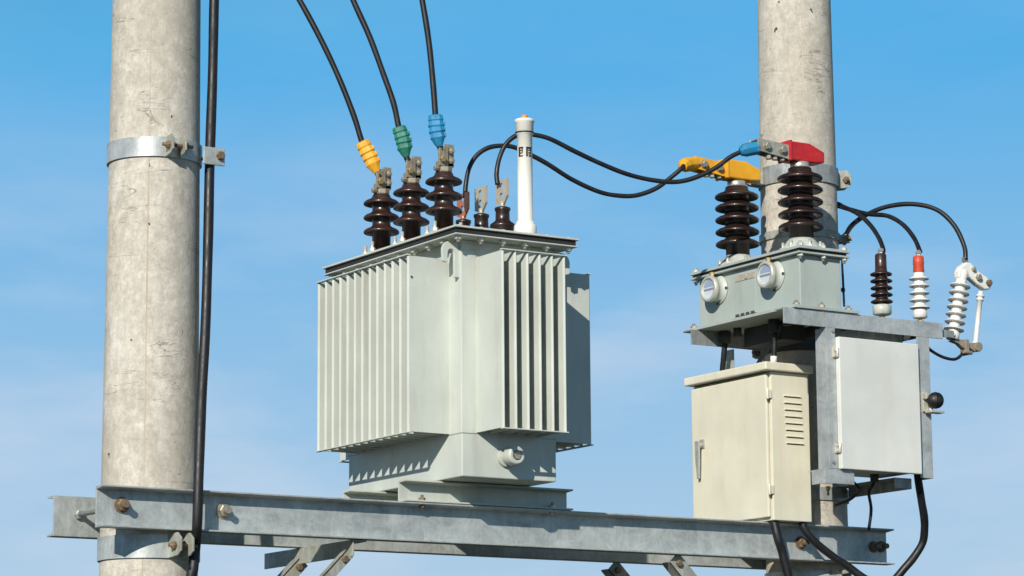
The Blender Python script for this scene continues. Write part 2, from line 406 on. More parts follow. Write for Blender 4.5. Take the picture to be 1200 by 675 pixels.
radiator('y', -1, TY0, .176, 1.073, 1.327, 6)
radiator('y', 1, TY1, .176, 1.073, 1.327, 6)
# lifting hooks
def hook(xr, s, y):
    mb = MB(); o = []; c = V((xr + s * .036, 0, 3.512))
    for k in range(13):
        a = math.pi * k / 12; o.append((c.x + s * .036 * math.cos(a), y, c.z + .036 * math.sin(a)))
    o = o[::1]
    o += [(xr, y, 3.42), (xr + s * .022, y, 3.42)]
    for k in range(9):
        a = math.pi * (1 - k / 8); o.append((c.x + s * .013 * math.cos(a), y, 3.507 + .013 * math.sin(a)))
    o += [(c.x + s * .016, y, 3.47), (c.x + s * .034, y, 3.474)]
    mb.poly(o, (0, .012, 0)); mb.build('lifting_hook', M['tank'], tr, .0015)
hook(TX0, -1, -.362); hook(TX1, 1, -.362); hook(TX0, -1, .40); hook(TX1, 1, .40)
# drain valve
mb = MB(); mb.lathe((1.186, TY0, 2.797), (0, -1, 0), [(0, .034), (.012, .034), (.013, .024), (.035, .024), (.036, .033), (.075, .033), (.08, .028), (.0801, .018), (.070, .018)], 30)
dv = mb.build('drain_valve', M['gaugebody'], tr, .001)
mb = MB(); mb.cyl((1.186, TY0 - .07, 2.797), (1.186, TY0 - .083, 2.797), .015, n=6, smooth=False); mb.build('plug', M['bolt'], dv)
# skid channels
for y, s in ((-.222, 1), (.175, 1)):
    mb = MB(); z0, z1 = 2.6435, 2.719
    prof = [(y, z0), (y + s * .05, z0), (y + s * .05, z1), (y, z1), (y, z1 - .006), (y + s * .043, z1 - .009), (y + s * .043, z0 + .009), (y, z0 + .006)]
    mb.poly([(.868, yy, z) for yy, z in prof], (.70, 0, 0)); sk = mb.build('skid_channel', M['tankb'], tr, .001)
    for bx in (.948, 1.49):
        q = MB(); q.hexb((bx, y + .02, z0 + .0065), (0, 0, 1), .012, .010); q.cyl((bx, y + .02, z0 - .024), (bx, y + .02, z0 + .026), .0055, n=10); q.hexb((bx, y + .02, z0 - .010), (0, 0, -1), .012, .009); q.build('bolt', M['rustbolt'] if bx < 1 else M['bolt'], sk)
# cross bars tank-to-skid (between skid top and tank bottom)
# small id plate blemish / thermometer stub
mb = MB(); mb.cyl((TX0 - .155, -.2915, 3.42), (TX0 - .155, -.2935, 3.42), .004, n=10); mb.build('paint_chip', M['dark'], tr)

def shed_profile(z0, z1, rb, zs, rs, slope=.010, th=.004):
    """profile (h, r) from z0 up: body radius rb, discs at zs with radius rs drooping by slope"""
    p = [(z0, rb)]
    for z in sorted(zs):
        p += [(z - slope * .45, rb), (z - slope * .55 - th * .3, rb * 1.08), (z - slope - th * 1.1, rs * .90), (z - slope - th * 1.35, rs * .955), (z - slope - th * .9, rs * .992), (z - slope - th * .1, rs), (z - slope + th * .5, rs * .975), (z - slope * .72 + th, rs * .86), (z - slope * .25 + th, rb + (rs - rb) * .3), (z + th * 1.5, rb * 1.08), (z + th * 2.2, rb)]
    p.append((z1, rb * .95))
    return [(a - z0, b_) for a, b_ in p]

# high-voltage bushings
def hv_bushing(y, mat):
    x = 1.07
    mb = MB(); mb.lathe((x, y, 3.589), (0, 0, 1), shed_profile(3.589, 3.838, .034, (3.712, 3.766, 3.820), .067, .012, .0055), 40)
    mb.lathe((x, y, 3.589), (0, 0, 1), [(0, .060), (.018, .058), (.035, .046), (.045, .036)], 36)
    bu = mb.build('high_voltage_bushing', mat, tr)
    mb = MB()
    mb.lathe((x, y, 3.836), (0, 0, 1), [(0, .024), (.006, .031), (.022, .031), (.024, .026)], 8, True, False)
    mb.cyl((x, y, 3.85), (x, y, 3.875), .012)
    mb.box((x + .002, y - .012, 3.862), (x + .036, y - .003, 3.945)); mb.box((x - .032, y - .022, 3.860), (x - .006, y - .013, 3.925))
    mb.box((x - .030, y - .012, 3.860), (x + .034, y + .008, 3.880))
    mb.box((x - .012, y - .020, 3.862), (x + .008, y - .006, 3.935))
    te = mb.build('terminal', M['tin'], bu, .002)
    for zz in (3.882, 3.918):
        mb = MB(); mb.hexb((x + .021, y - .012, zz), (0, -1, 0), .0115, .014); mb.cyl((x + .021, y - .020, zz), (x + .021, y - .034, zz), .006, n=10); mb.build('bolt', M['bolt'], bu)
    mb = MB(); mb.hexb((x - .019, y - .022, 3.884), (0, -1, 0), .0125, .014); mb.build('bolt', M['brass'], bu)
    mb = MB(); mb.hexb((x - .028, y - .01, 3.852), (-1, 0, 0), .010, .018); mb.build('bolt', M['bolt'], bu)
    for k in range(4):
        mb = MB()
        a = math.pi / 4 + k * math.pi / 2 - .25; px, py = x + math.cos(a) * .068, y + math.sin(a) * .068
        mb.cyl((px, py, 3.589), (px, py, 3.652), .0065, n=8); mb.hexb((px, py, 3.616), (0, 0, 1), .0125, .013); mb.box((px - .014, py - .012, 3.600), (px + .014, py + .012, 3.615))
        mb.build('hold_down_stud', M['palebolt'], bu)
    return bu
h1 = hv_bushing(.296, M['porcelain_red'])
copy_tree(h1, tr, (0, .077 - .296, 0)); copy_tree(h1, tr, (0, -.153 - .296, 0))
# low-voltage bushings
def circ(x, cy, cz, r, n=14): return [(x, cy + math.cos(2 * math.pi * k / n) * r, cz + math.sin(2 * math.pi * k / n) * r) for k in range(n)]
def lv_bushing(y, tagmat):
    x = 1.33
    mb = MB(); mb.lathe((x, y, 3.589), (0, 0, 1), [(0, .045), (.075, .040), (.080, .046), (.086, .0475), (.092, .044), (.102, .030), (.108, .026), (.140, .0255), (.143, .029), (.152, .029), (.156, .018)], 36)
    bu = mb.build('low_voltage_bushing', M['porcelain'], tr)
    mb = MB(); mb.cyl((x, y, 3.738), (x, y, 3.765), .010)
    yl, yr = y + .040, y - .038    # the flag runs back to front
    mb.holed([(x - .004, yl, 3.762), (x - .004, y + .012, 3.752), (x - .004, y - .010, 3.752), (x - .004, yr, 3.782), (x - .004, yr, 3.845), (x - .004, yl, 3.845)], [circ(x - .004, y + .002, 3.822, .013), circ(x - .004, y + .002, 3.785, .013)], (.008, 0, 0))
    mb.build('terminal_flag', tagmat, bu, 0)
    return bu
lv_bushing(.138, M['copper']); l2 = lv_bushing(.011, M['flag']); copy_tree(l2, tr, (0, -.135 - .011, 0)); copy_tree(l2, tr, (0, .262 - .011, 0))
# white filler tube
tx, ty = 1.322, -.30
mb = MB(); mb.lathe((tx, ty, 3.588), (0, 0, 1), [(0, .041), (.055, .041), (.060, .039), (.062, .0345), (.072, .033), (.075, .0275), (.392, .0275), (.394, .0325), (.436, .0325), (.438, .0355), (.447, .0355), (.450, .030)], 40)
fi = mb.build('filler_tube', M['white_pvc'], tr)
mb = MB(); mb.lathe((tx, ty, 4.0375), (0, 0, 1), [(0, .011), (.012, .012), (.016, .009)], 16); mb.build('filler_cap', M['orange'], fi)
mb = MB(); mb.lathe((tx, ty, 3.984), (0, 0, 1), [(0, .0335), (.0005, .0345), (.005, .0345), (.0055, .0335)], 40, False); mb.build('tie_ring', M['rubber'], fi)
# two printed characters: strokes laid on the tube's face
def stroke(mb, u0, v0, u1, v1):
    """rectangle in tube coordinates: u = arc metres from the camera side, v = height"""
    r = .0281; base = R(-29.0); n = 4; prev = None
    for k in range(n + 1):
        a = base + (u0 + (u1 - u0) * k / n) / r
        cur = [mb.bm.verts.new((tx + math.sin(a) * r, ty - math.cos(a) * r, z)) for z in (v0, v1)]
        if prev: mb.bm.faces.new((prev[0], cur[0], cur[1], prev[1]))
        prev = cur
mb = MB(); zb = 3.895; H = .036
for rect in ((-.027, 0, -.019, 1), (-.027, .82, -.007, 1), (-.021, .58, -.010, .70), (-.021, .30, -.010, .42), (-.026, .0, -.008, .14), (-.0135, .42, -.009, .9)):
    stroke(mb, rect[0], zb + rect[1] * H, rect[2], zb + rect[3] * H)
for rect in ((.003, .78, .027, 1), (.003, .0, .0095, .80), (.011, .58, .024, .72), (.0195, .0, .024, .84), (.011, .36, .0195, .46), (.0125, .0, .0165, .36), (.0165, .0, .026, .12)):
    stroke(mb, rect[0], zb + rect[1] * H, rect[2], zb + rect[3] * H)
mb.build('printed_marks', M['ink'], fi)

# ------------------------------------------------------------------ cables
def cable(name, pts, r, label, cat='cable', group=None, sub=8, mat=None):
    t = thing(name, pts[0], label, cat, group)
    mb = MB(); mb.tube(pts, r, 14, sub); mb.build('conductor', mat or M['rubber'], t)
    return t
def sleeve(t, pts, r, mat, name='insulating_sleeve', ribs=True):
    if not ribs:
        mb = MB(); mb.tube(pts, r, 8, 10); return mb.build(name, mat, t, .001)
    P = [V(p) for p in pts]; rnd = random.Random(len(bpy.data.objects)); mb = MB()
    hs = [0, .03, .16, .20, .34, .38, .52, .56, .70, .76, .86, 1.0]
    st = [.62, .92, .98, .86, 1.04, .88, 1.04, .86, .98, .82, .62, .36]
    L = [(P[k + 1] - P[k]).length for k in range(len(P) - 1)]; T = sum(L); prev = None
    for h, sz in zip(hs, st):
        q = T * h; a = 0
        while a < len(L) - 1 and q > L[a]: q -= L[a]; a += 1
        d = (P[a + 1] - P[a]).normalized(); c = P[a] + d * q
        u = V((.84, -.54, 0)); u = (u - d * u.dot(d)).normalized(); w = d.cross(u); ring = []
        for cu, cw in ((-1, -.45), (-.55, -.72), (.55, -.72), (1, -.45), (1, .45), (.55, .72), (-.55, .72), (-1, .45)):
            rr = r * sz * (.97 + .06 * rnd.random()); ring.append(mb.bm.verts.new(c + u * cu * rr * .92 + w * cw * rr))
        if prev:
            for m_ in range(8): mb.bm.faces.new((prev[m_], prev[(m_ + 1) % 8], ring[(m_ + 1) % 8], ring[m_]))
        else: mb.bm.faces.new(ring[::-1])
        prev = ring
    for h, sz in ((.27, .95), (.45, .95), (.63, .9)):      # closing clips along one side
        q = T * h; a = 0
        while a < len(L) - 1 and q > L[a]: q -= L[a]; a += 1
        d = (P[a + 1] - P[a]).normalized(); c = P[a] + d * q
        u = V((.84, -.54, 0)); u = (u - d * u.dot(d)).normalized(); w = d.cross(u); e = c + u * r * .93 * sz; b0 = .0055
        rot = Matrix((u, w, d)).transposed(); mb.box(e - V((b0, b0, b0)), e + V((b0, b0 * 1.8, b0 * 1.6)), rot, e)
    mb.bm.faces.new(prev); return mb.build(name, mat, t, .0018)
HV1 = [(1.055, 0.302, 3.902), (1.041, 0.309, 3.931), (1.018, 0.32, 3.986), (0.995, 0.331, 4.037), (0.967, 0.341, 4.131), (0.917, 0.362, 4.27), (0.856, 0.391, 4.416), (0.778, 0.429, 4.578), (0.672, 0.484, 4.775)]
HV2 = [(1.049, 0.084, 3.922), (1.041, 0.088, 3.947), (1.031, 0.091, 4.001), (1.017, 0.097, 4.049), (0.998, 0.103, 4.138), (0.964, 0.118, 4.246), (0.918, 0.138, 4.383), (0.861, 0.166, 4.527), (0.775, 0.207, 4.753)]
HV3 = [(1.053, -0.145, 3.917), (1.045, -0.141, 3.942), (1.036, -0.139, 3.998), (1.032, -0.139, 4.048), (1.022, -0.139, 4.166), (1.006, -0.137, 4.317), (0.982, -0.13, 4.474), (0.943, -0.117, 4.696)]
for P_, mt, cname in ((HV1, 'yellow', 'yellow'), (HV2, 'green', 'green'), (HV3, 'blue', 'blue')):
    off = V((0, -.02, 0)); P_ = [tuple(V(p) + off) for p in P_]
    t = cable('high_voltage_cable', P_, .0108, 'black cable coming down to a brown insulator and ending in a %s sleeve' % cname, 'cable', 'cables dropping to the transformer insulators')
    sleeve(t, [P_[3], P_[2], P_[1], tuple((V(P_[1]) + V(P_[0])) / 2)], .030, M[mt])
LVblue = [(1.315, -0.125, 3.829), (1.315, -0.12, 3.872), (1.326, -0.121, 3.927), (1.348, -0.128, 3.979), (1.381, -0.14, 4.013), (1.417, -0.153, 4.024), (1.452, -0.163, 4.023), (1.512, -0.179, 4.011), (1.612, -0.198, 3.97), (1.711, -0.219, 3.932), (1.81, -0.242, 3.9), (1.907, -0.268, 3.883), (1.993, -0.294, 3.881), (2.065, -0.32, 3.901), (2.136, -0.347, 3.939), (2.192, -0.368, 3.984), (2.23, -0.383, 4.005)]
LVyel = [(1.332, 0.129, 3.826), (1.339, 0.133, 3.883), (1.354, 0.134, 3.943), (1.38, 0.127, 3.99), (1.418, 0.114, 4.021), (1.462, 0.101, 4.034), (1.514, 0.087, 4.034), (1.565, 0.078, 4.018), (1.651, 0.064, 3.982), (1.757, 0.051, 3.929), (1.861, 0.033, 3.891), (1.935, 0.015, 3.879), (2.011, -0.006, 3.883), (2.086, -0.031, 3.913), (2.141, -0.049, 3.956), (2.187, -0.065, 3.998)]
t = cable('jumper_cable', LVblue, .0088, 'black jumper cable sagging from the transformer to the blue sleeve at the right pole', 'cable', 'jumper cables between transformer and metering box')
sleeve(t, [(2.225, -.385, 4.004), (2.25, -.398, 4.013), (2.290, -.412, 4.022)], lambda q: .016 + .010 * min(1, q * 3), M['blue'], ribs=False)
t = cable('jumper_cable', LVyel + [(2.215, -.04, 4.02)], .0088, 'black jumper cable sagging lowest, from the copper terminal to the yellow sleeve', 'cable', 'jumper cables between transformer and metering box')
sleeve(t, [(2.20, -.055, 4.006), (2.23, -.03, 4.022), (2.285, -.015, 4.035)], lambda q: .016 + .012 * min(1, q * 2.5), M['yellow'], ribs=False)
LC = [(0.177, -0.1, 4.551), (0.172, -0.1, 4.366), (0.169, -0.1, 4.091), (0.157, -0.11, 3.794), (0.144, -0.13, 3.512), (0.123, -0.16, 3.211), (0.091, -0.2, 2.942), (0.062, -0.245, 2.706), (0.058, -0.245, 2.52), (0.079, -0.192, 2.465), (0.072, -0.192, 2.385), (0.061, -0.19, 2.229), (.06, -.19, 1.2)]
cable('pole_cable', LC, .0175, 'thick black cable running down the left pole and in front of the beam')
CC1 = [(2.454, -0.24, 2.66), (2.464, -0.252, 2.58), (2.49, -0.25, 2.511), (2.523, -0.25, 2.391), (2.56, -.25, 2.2)]
CC2 = [(2.585, -0.24, 2.68), (2.594, -0.25, 2.618), (2.637, -0.26, 2.568), (2.71, -0.27, 2.518), (2.774, -0.28, 2.481), (2.831, -0.3, 2.44), (2.888, -0.32, 2.412), (2.939, -0.34, 2.428), (2.982, -0.36, 2.477), (3.013, -0.38, 2.519), (3.041, -0.4, 2.573), (3.036, -0.42, 2.623), (3.019, -0.44, 2.666), (2.992, -0.46, 2.722), (2.953, -0.49, 2.801), (2.942, -0.5, 2.832)]
cable('cabinet_cable', CC1, .0165, 'thick black cable dropping straight down from under the beige cabinet across the beam')
cable('cabinet_cable', CC2, .0150, 'black cable looping from under the beige cabinet round and up to the grey control box')
A1 = [(2.98, 0.016, 3.958), (2.957, -0.092, 3.919), (2.928, -0.211, 3.868), (2.888, -0.33, 3.8), (2.842, -0.435, 3.727), (2.795, -0.515, 3.663), (2.775, -.53, 3.645)]
A2 = [(2.981, 0.018, 3.948), (2.99, -0.077, 3.918), (2.999, -0.187, 3.88), (3.008, -0.29, 3.856), (3.01, -0.378, 3.807), (3.0, -0.454, 3.74), (2.977, -0.515, 3.673)]
A3 = [(3.01, -0.011, 3.821), (3.017, -0.057, 3.859), (3.039, -0.122, 3.892), (3.078, -0.208, 3.915), (3.128, -0.304, 3.913), (3.176, -0.389, 3.88), (3.207, -0.451, 3.811), (3.216, -0.495, 3.723), (3.213, -0.505, 3.666)]
A4 = [(3.004, -0.149, 3.873), (2.903, -0.197, 3.814), (2.824, -0.251, 3.743), (2.751, -0.322, 3.657), (2.668, -0.426, 3.544), (2.585, -0.531, 3.429)]
A5 = [(2.975, -0.512, 3.345), (3.0, -.508, 3.318), (3.021, -0.503, 3.3), (3.081, -0.501, 3.278), (3.138, -0.504, 3.272), (3.172, -0.506, 3.29), (3.19, -0.505, 3.315)]
gA = 'leads from the right pole to the arresters'
cable('arrester_lead', [(2.93, .15, 3.955)] + A1, .0088, 'black lead from behind the right pole to the top of the brown arrester', 'cable', gA)
cable('arrester_lead', [(2.93, .15, 3.945)] + A2, .0088, 'black lead from behind the right pole to the red capped arrester', 'cable', gA)
cable('arrester_lead', [(2.96, .08, 3.78)] + A3, .0092, 'longest black lead, arching over to the white tilted fuse cutout', 'cable', gA)
t = cable('thin_wire', A4, .0045, 'thin black wire hanging beside the right edge of the metering box')
mb = MB(); mb.cyl((2.643, -.455, 3.51), (2.637, -.463, 3.500), .008, n=8); mb.build('wire_knot', M['rubber'], t)
cable('thin_wire', A5, .006, 'short black lead sagging under the bottom of the white fuse cutout')
cable('thin_wire', [(2.79, -.43, 2.80), (2.797, -.41, 2.78), (2.803, -0.379, 2.755), (2.816, -0.374, 2.692), (2.814, -0.359, 2.615)], .006, 'thin black wire hanging straight below the grey control box')
cable('thin_wire', [(2.66, -.43, 2.80), (2.74, -.39, 2.775), (2.797, -0.326, 2.766), (2.8, -0.27, 2.739), (2.791, -0.19, 2.723)], .006, 'thin black wire curling from under the grey box to the right pole')

# ------------------------------------------------------------------ metering box on the right pole
mt = thing('metering_box', (2.484, -.2, 3.396), 'grey-blue metering box with two round glass gauges and two brown insulators beside the right pole', 'metering box')
BX0, BX1, BY0, BY1 = 2.387, 2.579, -.522, .110
mb = MB(); mb.box((BX0, BY0, 3.4105), (BX1, BY1, 3.609)); mb.build('housing', M['meter'], mt, .003)
mb = MB(); mb.box((BX0 - .022, BY0 - .026, 3.609), (BX1 + .026, BY1 + .03, 3.616)); mb.box((BX0 - .022, BY0 - .028, 3.627), (BX1 + .026, BY1 + .032, 3.6375)); mb.build('cover', M['meter'], mt, .001)
mb = MB(); mb.box((BX0 - .014, BY0 - .018, 3.6162), (BX1 + .016, BY1 + .022, 3.6268)); mb.build('gasket', M['gasket'], mt)
mb = MB(); mb.box((2.328, -.560, 3.3985), (2.634, .118, 3.4105)); mb.build('base_plate', M['meter'], mt, .0015)
def vbolt(x, y, z0, z1, mat, par, r=.012, name='bolt'):
    mb = MB(); mb.hexb((x, y, z1), (0, 0, 1), r, .012); mb.cyl((x, y, z0 - .02), (x, y, z1 + .02), r * .5, n=8); mb.hexb((x, y, z0), (0, 0, -1), r, .011)
    return mb.build(name, mat, par)
for x, y in ((2.383, -.533), (2.49, -.533), (2.588, -.533), (2.383, .125), (2.588, .125), (2.588, -.2)):
    vbolt(x, y, 3.609, 3.6376, M['palebolt'], mt)
for x, y in ((2.36, -.53), (2.47, -.54), (2.605, -.53), (2.35, .10)):
    vbolt(x, y, 3.3985, 3.4106, M['bolt'], mt, .013)
for y, z in ((-.020, 3.549), (-.376, 3.549)):
    mb = MB(); mb.lathe((BX0, y, z), (-1, 0, 0), [(0, .056), (.007, .056), (.0075, .047), (.040, .046), (.041, .050), (.052, .050), (.054, .046), (.054, .038), (.046, .037)], 40)
    ga = mb.build('gauge', M['gaugebody'], mt)
    mb = MB(); mb.lathe((BX0 - .0405, y, z), (-1, 0, 0), [(0, .0508), (.013, .0512), (.0155, .047), (.0156, .0392), (.0152, .0390)], 40, False); mb.build('bezel', M['palebolt'], ga)
    mb = MB(); mb.lathe((BX0 - .0465, y, z), (-1, 0, 0), [(0, .0375), (.001, .0375)], 36); mb.build('dial', M['dial'], ga)
    mb = MB(); mb.box((BX0 - .0490, y - .034, z - .006), (BX0 - .0477, y + .034, z + .002)); mb.build('dial_bar', M['dark'], ga)
    mb = MB(); mb.poly([(BX0 - .0486, y + .034 * math.cos(math.pi * q / 12), z + .008 + .027 * math.sin(math.pi * q / 12)) for q in range(13)], (.0008, 0, 0)); mb.build('dial_sky_reflection', M['dial_sky'], ga)  # sky reflected in the glass, painted as a blue segment
    mb = MB(); mb.lathe((BX0 - .0505, y, z), (-1, 0, 0), [(0, .0378), (.002, .0378), (.003, .036)], 36); mb.build('gauge_glass', M['glass'], ga)
    for k in range(4):
        mb = MB(); a = math.pi * (.0 + k / 2); mb.cyl((BX0 - .006, y + .0555 * math.cos(a), z + .0555 * math.sin(a)), (BX0 - .012, y + .0555 * math.cos(a), z + .0555 * math.sin(a)), .005, n=8); mb.build('screw', M['dark'], ga)
    mb = MB(); mb.hexb((BX0 - .034, y, z + .050), (0, 0, 1), .010, .016); mb.build('brass_nut', M['brass'], ga)
mb = MB(); mb.box((BX0 - .004, -.255, 3.428), (BX0, -.120, 3.575)); np_ = mb.build('name_plate', M['meter'], mt, .001)
mb = MB(); mb.box((BX0 - .0065, -.25, 3.562), (BX0 - .0005, -.130, 3.585)); mb.hexb((BX0 - .004, -.20, 3.573), (-1, 0, 0), .009, .006); mb.build('name_plate_hinge', M['flag'], np_)
mb = MB()
for k in range(4): mb.box((BX0 - .007, -.245 + k * .032, 3.428), (BX0 - .0005, -.225 + k * .032, 3.436))
mb.build('terminal_row', M['dark'], np_)
for y in (-.33, -.02):
    mb = MB(); mb.cyl((2.44, y + .04, 3.398), (2.44, y + .04, 3.35), .022); mb.build('cable_gland', M['dark'], mt); mb = MB(); mb.cyl((2.44, y - .04, 3.398), (2.44, y - .04, 3.365), .016)
    mb.build('cable_gland', M['dark'], mt)
mb = MB(); mb.box((2.47, -.30, 3.325), (2.58, -.06, 3.3975)); mb.build('terminal_cover', M['dark'], mt, .003)
def m_bushing(y, z_off=0):
    x = 2.49
    mb = MB(); mb.lathe((x, y, 3.6378), (0, 0, 1), shed_profile(3.6378, 3.966, .046, (3.752, 3.800, 3.848, 3.895, 3.940), .086, .011, .0065), 48)
    bu = mb.build('insulator', M['porcelain'], mt)
    mb = MB(); mb.lathe((x, y, 3.6378), (0, 0, 1), [(0, .082), (.016, .082), (.026, .070), (.046, .056), (.056, .0465)], 36); mb.build('base_flange', M['gaugebody'], bu)
    mb = MB(); mb.lathe((x, y, 3.9655), (0, 0, 1), [(0, .034), (.003, .036), (.022, .036), (.024, .03)], 28); mb.build('metal_cap', M['alu'], bu)
    for k in range(6):
        mb = MB()
        a = math.pi * 2 * (k + .3) / 6; px, py = x + math.cos(a) * .070, y + math.sin(a) * .070
        mb.cyl((px, py, 3.64), (px, py, 3.682), .006, n=8); mb.hexb((px, py, 3.65), (0, 0, 1), .0125, .013)
        mb.build('stud', M['palebolt'], bu)
    return bu
b1 = m_bushing(-.405); b2 = m_bushing(-.006)
def head(bu, y, blockmat, barmat, dz):
    """clamp cover on top of an insulator and the connector bar reaching left"""
    x = 2.49; z0 = 3.990 + dz
    mb = MB()   # cover block, chamfered at its far end, open underneath at the left
    y0, y1 = y - .034, y + .040
    pts = [(2.425, z0 - .002), (2.425, z0 + .070), (2.515, z0 + .070), (2.585, z0 + .043), (2.585, z0 + .002), (2.54, z0 - .003)]
    mb.poly([(px, y0, pz) for px, pz in pts], (0, y1 - y0, 0)); cvb = mb.build('cover_block', blockmat, bu, .005)
    mb = MB(); mb.box((2.419, y0 - .003, z0 - .005), (2.430, y1 + .003, z0 + .0735)); mb.build('cover_rim', blockmat, cvb, .002)
    mb = MB()
    tilt = .012
    for yy in (y - .027, y + .021):
        mb.poly([(2.275, yy, z0 + .006 + tilt), (2.425, yy, z0 - .002), (2.425, yy, z0 + .054), (2.275, yy, z0 + .054 + tilt)], (0, .007, 0))
    mb.poly([(2.276, y - .0199, z0 + .048 + tilt), (2.424, y - .0199, z0 + .048), (2.424, y - .0199, z0 + .053), (2.276, y - .0199, z0 + .053 + tilt)], (0, .0408, 0))
    ba = mb.build('connector_bar', barmat, bu, .0015)
    for bx in (2.315, 2.388):
        mb = MB()
        zc = z0 + .028 + tilt * (2.425 - bx) / .15
        mb.cyl((bx, y - .027, zc), (bx, y - .030, zc), .017, n=18); mb.hexb((bx, y - .030, zc), (0, -1, 0), .014, .012)
        mb.cyl((bx, y - .04, zc), (bx, y + .045, zc), .006, n=10); mb.build('bolt', M['bolt'], bu)
    for bx in (2.335, 2.365, 2.40):
        mb = MB(); mb.hexb((bx, y - .01, z0 + .010), (0, 0, -1), .012, .018); mb.build('clamp_nut', M['tin'], bu)
head(b1, -.405, M['red'], M['galv_olive'], 0); head(b2, -.006, M['yellow'], M['yellow'], .006)
# wires under the metering box
gw = 'wires between metering box and beige cabinet'
cable('control_wire', [(2.44, -.29, 3.37), (2.445, -.285, 3.32), (2.445, -.28, 3.27), (2.445, -.275, 3.225)], .010, 'black control wire with a white end going into the top of the beige cabinet', 'wire', gw)
mb = MB(); mb.cyl((2.445, -.277, 3.262), (2.445, -.275, 3.236), .0125); o = mb.build('white_ferrule', M['white_pvc'], [x for x in bpy.data.objects if x.name.startswith('control_wire')][-1])
cable('control_wire', [(2.44, -.33, 3.38), (2.46, -.27, 3.33), (2.47, -.18, 3.28), (2.47, -.12, 3.225)], .009, 'black control wire slanting left behind the white ended one', 'wire', gw)
cable('control_wire', [(2.44, .02, 3.37), (2.44, .03, 3.31), (2.45, .06, 3.225)], .011, 'black control wire at the left end of the beige cabinet roof', 'wire', gw)

# ------------------------------------------------------------------ support frame
fr = thing('support_frame', (2.28, -.55, 3.335), 'galvanised angle iron frame carrying the metering box and the grey control box', 'frame')
def angle_x(x0, x1, y, z0, z1, dy, name, mat):
    mb = MB(); t = .006
    mb.poly([(x0, y, z0), (x0, y + t, z0), (x0, y + t, z1 - t), (x0, y + dy, z1 - t), (x0, y + dy, z1), (x0, y, z1)], (x1 - x0, 0, 0)); return mb.build(name, mat, fr, .001)
angle_x(2.285, 3.045, -.551, 3.337, 3.3975, .055, 'front_rail', M['galv_pale'])
angle_x(2.280, 2.628, .075, 3.335, 3.3975, -.0, 'rear_rail', M['galv_dull']) if False else None
mb = MB(); mb.box((2.298, .045, 3.340), (2.628, .051, 3.3975)); mb.box((2.298, .0515, 3.3915), (2.628, .10, 3.3975)); mb.build('rear_rail', M['galv_dull'], fr, .001)
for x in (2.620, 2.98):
    mb = MB(); mb.box((x, -.494, 3.345), (x + .006, .044 if x < 2.7 else .0, 3.390)); mb.build('side_rail', M['dark'], fr, .001)  # galvanised rails given a dark colour to stand in for shade
mb = MB(); mb.box((2.495, .045, 3.20), (2.501, .10, 3.336)); mb.build('hanger_plate', M['galv_olive'], fr, .001)
mb = MB(); mb.box((2.522, -.470, 3.2975), (2.915, -.464, 3.390)); mb.build('back_plate', M['galv_dull'], fr, .001)
def upright(x0, x1, z0, z1, leg):
    mb = MB(); y = -.552; t = .006
    if leg < 0: pts = [(x0, y), (x1, y), (x1, y + t), (x0 + t, y + t), (x0 + t, y + .066), (x0, y + .066)]
    else: pts = [(x0, y), (x1, y), (x1, y + .06), (x1 - t, y + .06), (x1 - t, y + t), (x0, y + t)]
    mb.poly([(a, b_, z0) for a, b_ in pts], (0, 0, z1 - z0)); return mb.build('upright', M['galv_pale'], fr, .001)
u1 = upright(2.480, 2.521, 2.812, 3.3365, -1); u2 = upright(2.916, 2.975, 2.800, 3.3365, 1)
for q in ((2.508, 3.325), (2.497, 2.835)):
    mb = MB(); mb.cyl((q[0], -.5525, q[1]), (q[0], -.5575, q[1]), .006, n=12); mb.build('rivet', M['galv_dull'], u1)
mb = MB(); mb.box((2.458, -.553, 2.757), (2.594, -.547, 2.811)); mb.box((2.458, -.5465, 2.757), (2.464, -.472, 2.811)); mb.box((2.4645, -.5465, 2.805), (2.594, -.45, 2.811)); mb.build('lower_bracket', M['galv_pale'], fr, .001)
mb = MB(); mb.box((2.83, -.50, 2.762), (2.912, -.496, 2.802)); mb.box((2.906, -.4955, 2.762), (2.912, -.13, 2.802)); mb.box((2.83, -.4955, 2.798), (2.9055, -.13, 2.802)); mb.build('rear_bracket', M['galv_dull'], fr, .001)
mb = MB(); mb.hexb((2.535, -.47, 2.756), (0, 0, -1), .009, .014); mb.cyl((2.535, -.47, 2.745), (2.535, -.47, 2.722), .005, n=8); mb.build('bolt', M['brass'], fr)

# ------------------------------------------------------------------ beige cabinet
cb = thing('control_cabinet', (2.523, -.02, 2.643), 'beige steel cabinet with lever handle and side louvres, standing on the beams', 'cabinet')
CX0, CX1, CY0, CY1, CZ0, CZ1 = 2.434, 2.614, -.27, .225, 2.6435, 3.204
mb = MB(); mb.box((CX0, CY0, CZ0), (CX1, CY1, CZ1)); mb.build('body', M['beige'], cb, .003)
mb = MB(); mb.box((CX0 - .016, CY0 + .012, CZ0 + .012), (CX0 - .002, CY1 - .004, CZ1 - .010)); dr = mb.build('door', M['beige'], cb, .004)
mb = MB()
rf = [(CX0 - .045, CY0 - .022, 3.206), (CX1 + .008, CY0 - .022, 3.206), (CX1 + .008, CY1 + .028, 3.206), (CX0 - .045, CY1 + .028, 3.206)]
mb.box((CX0 - .040, CY0 - .022, 3.206), (CX1 + .008, CY1 + .010, 3.238))
mb.build('roof', M['beige'], cb, .005)
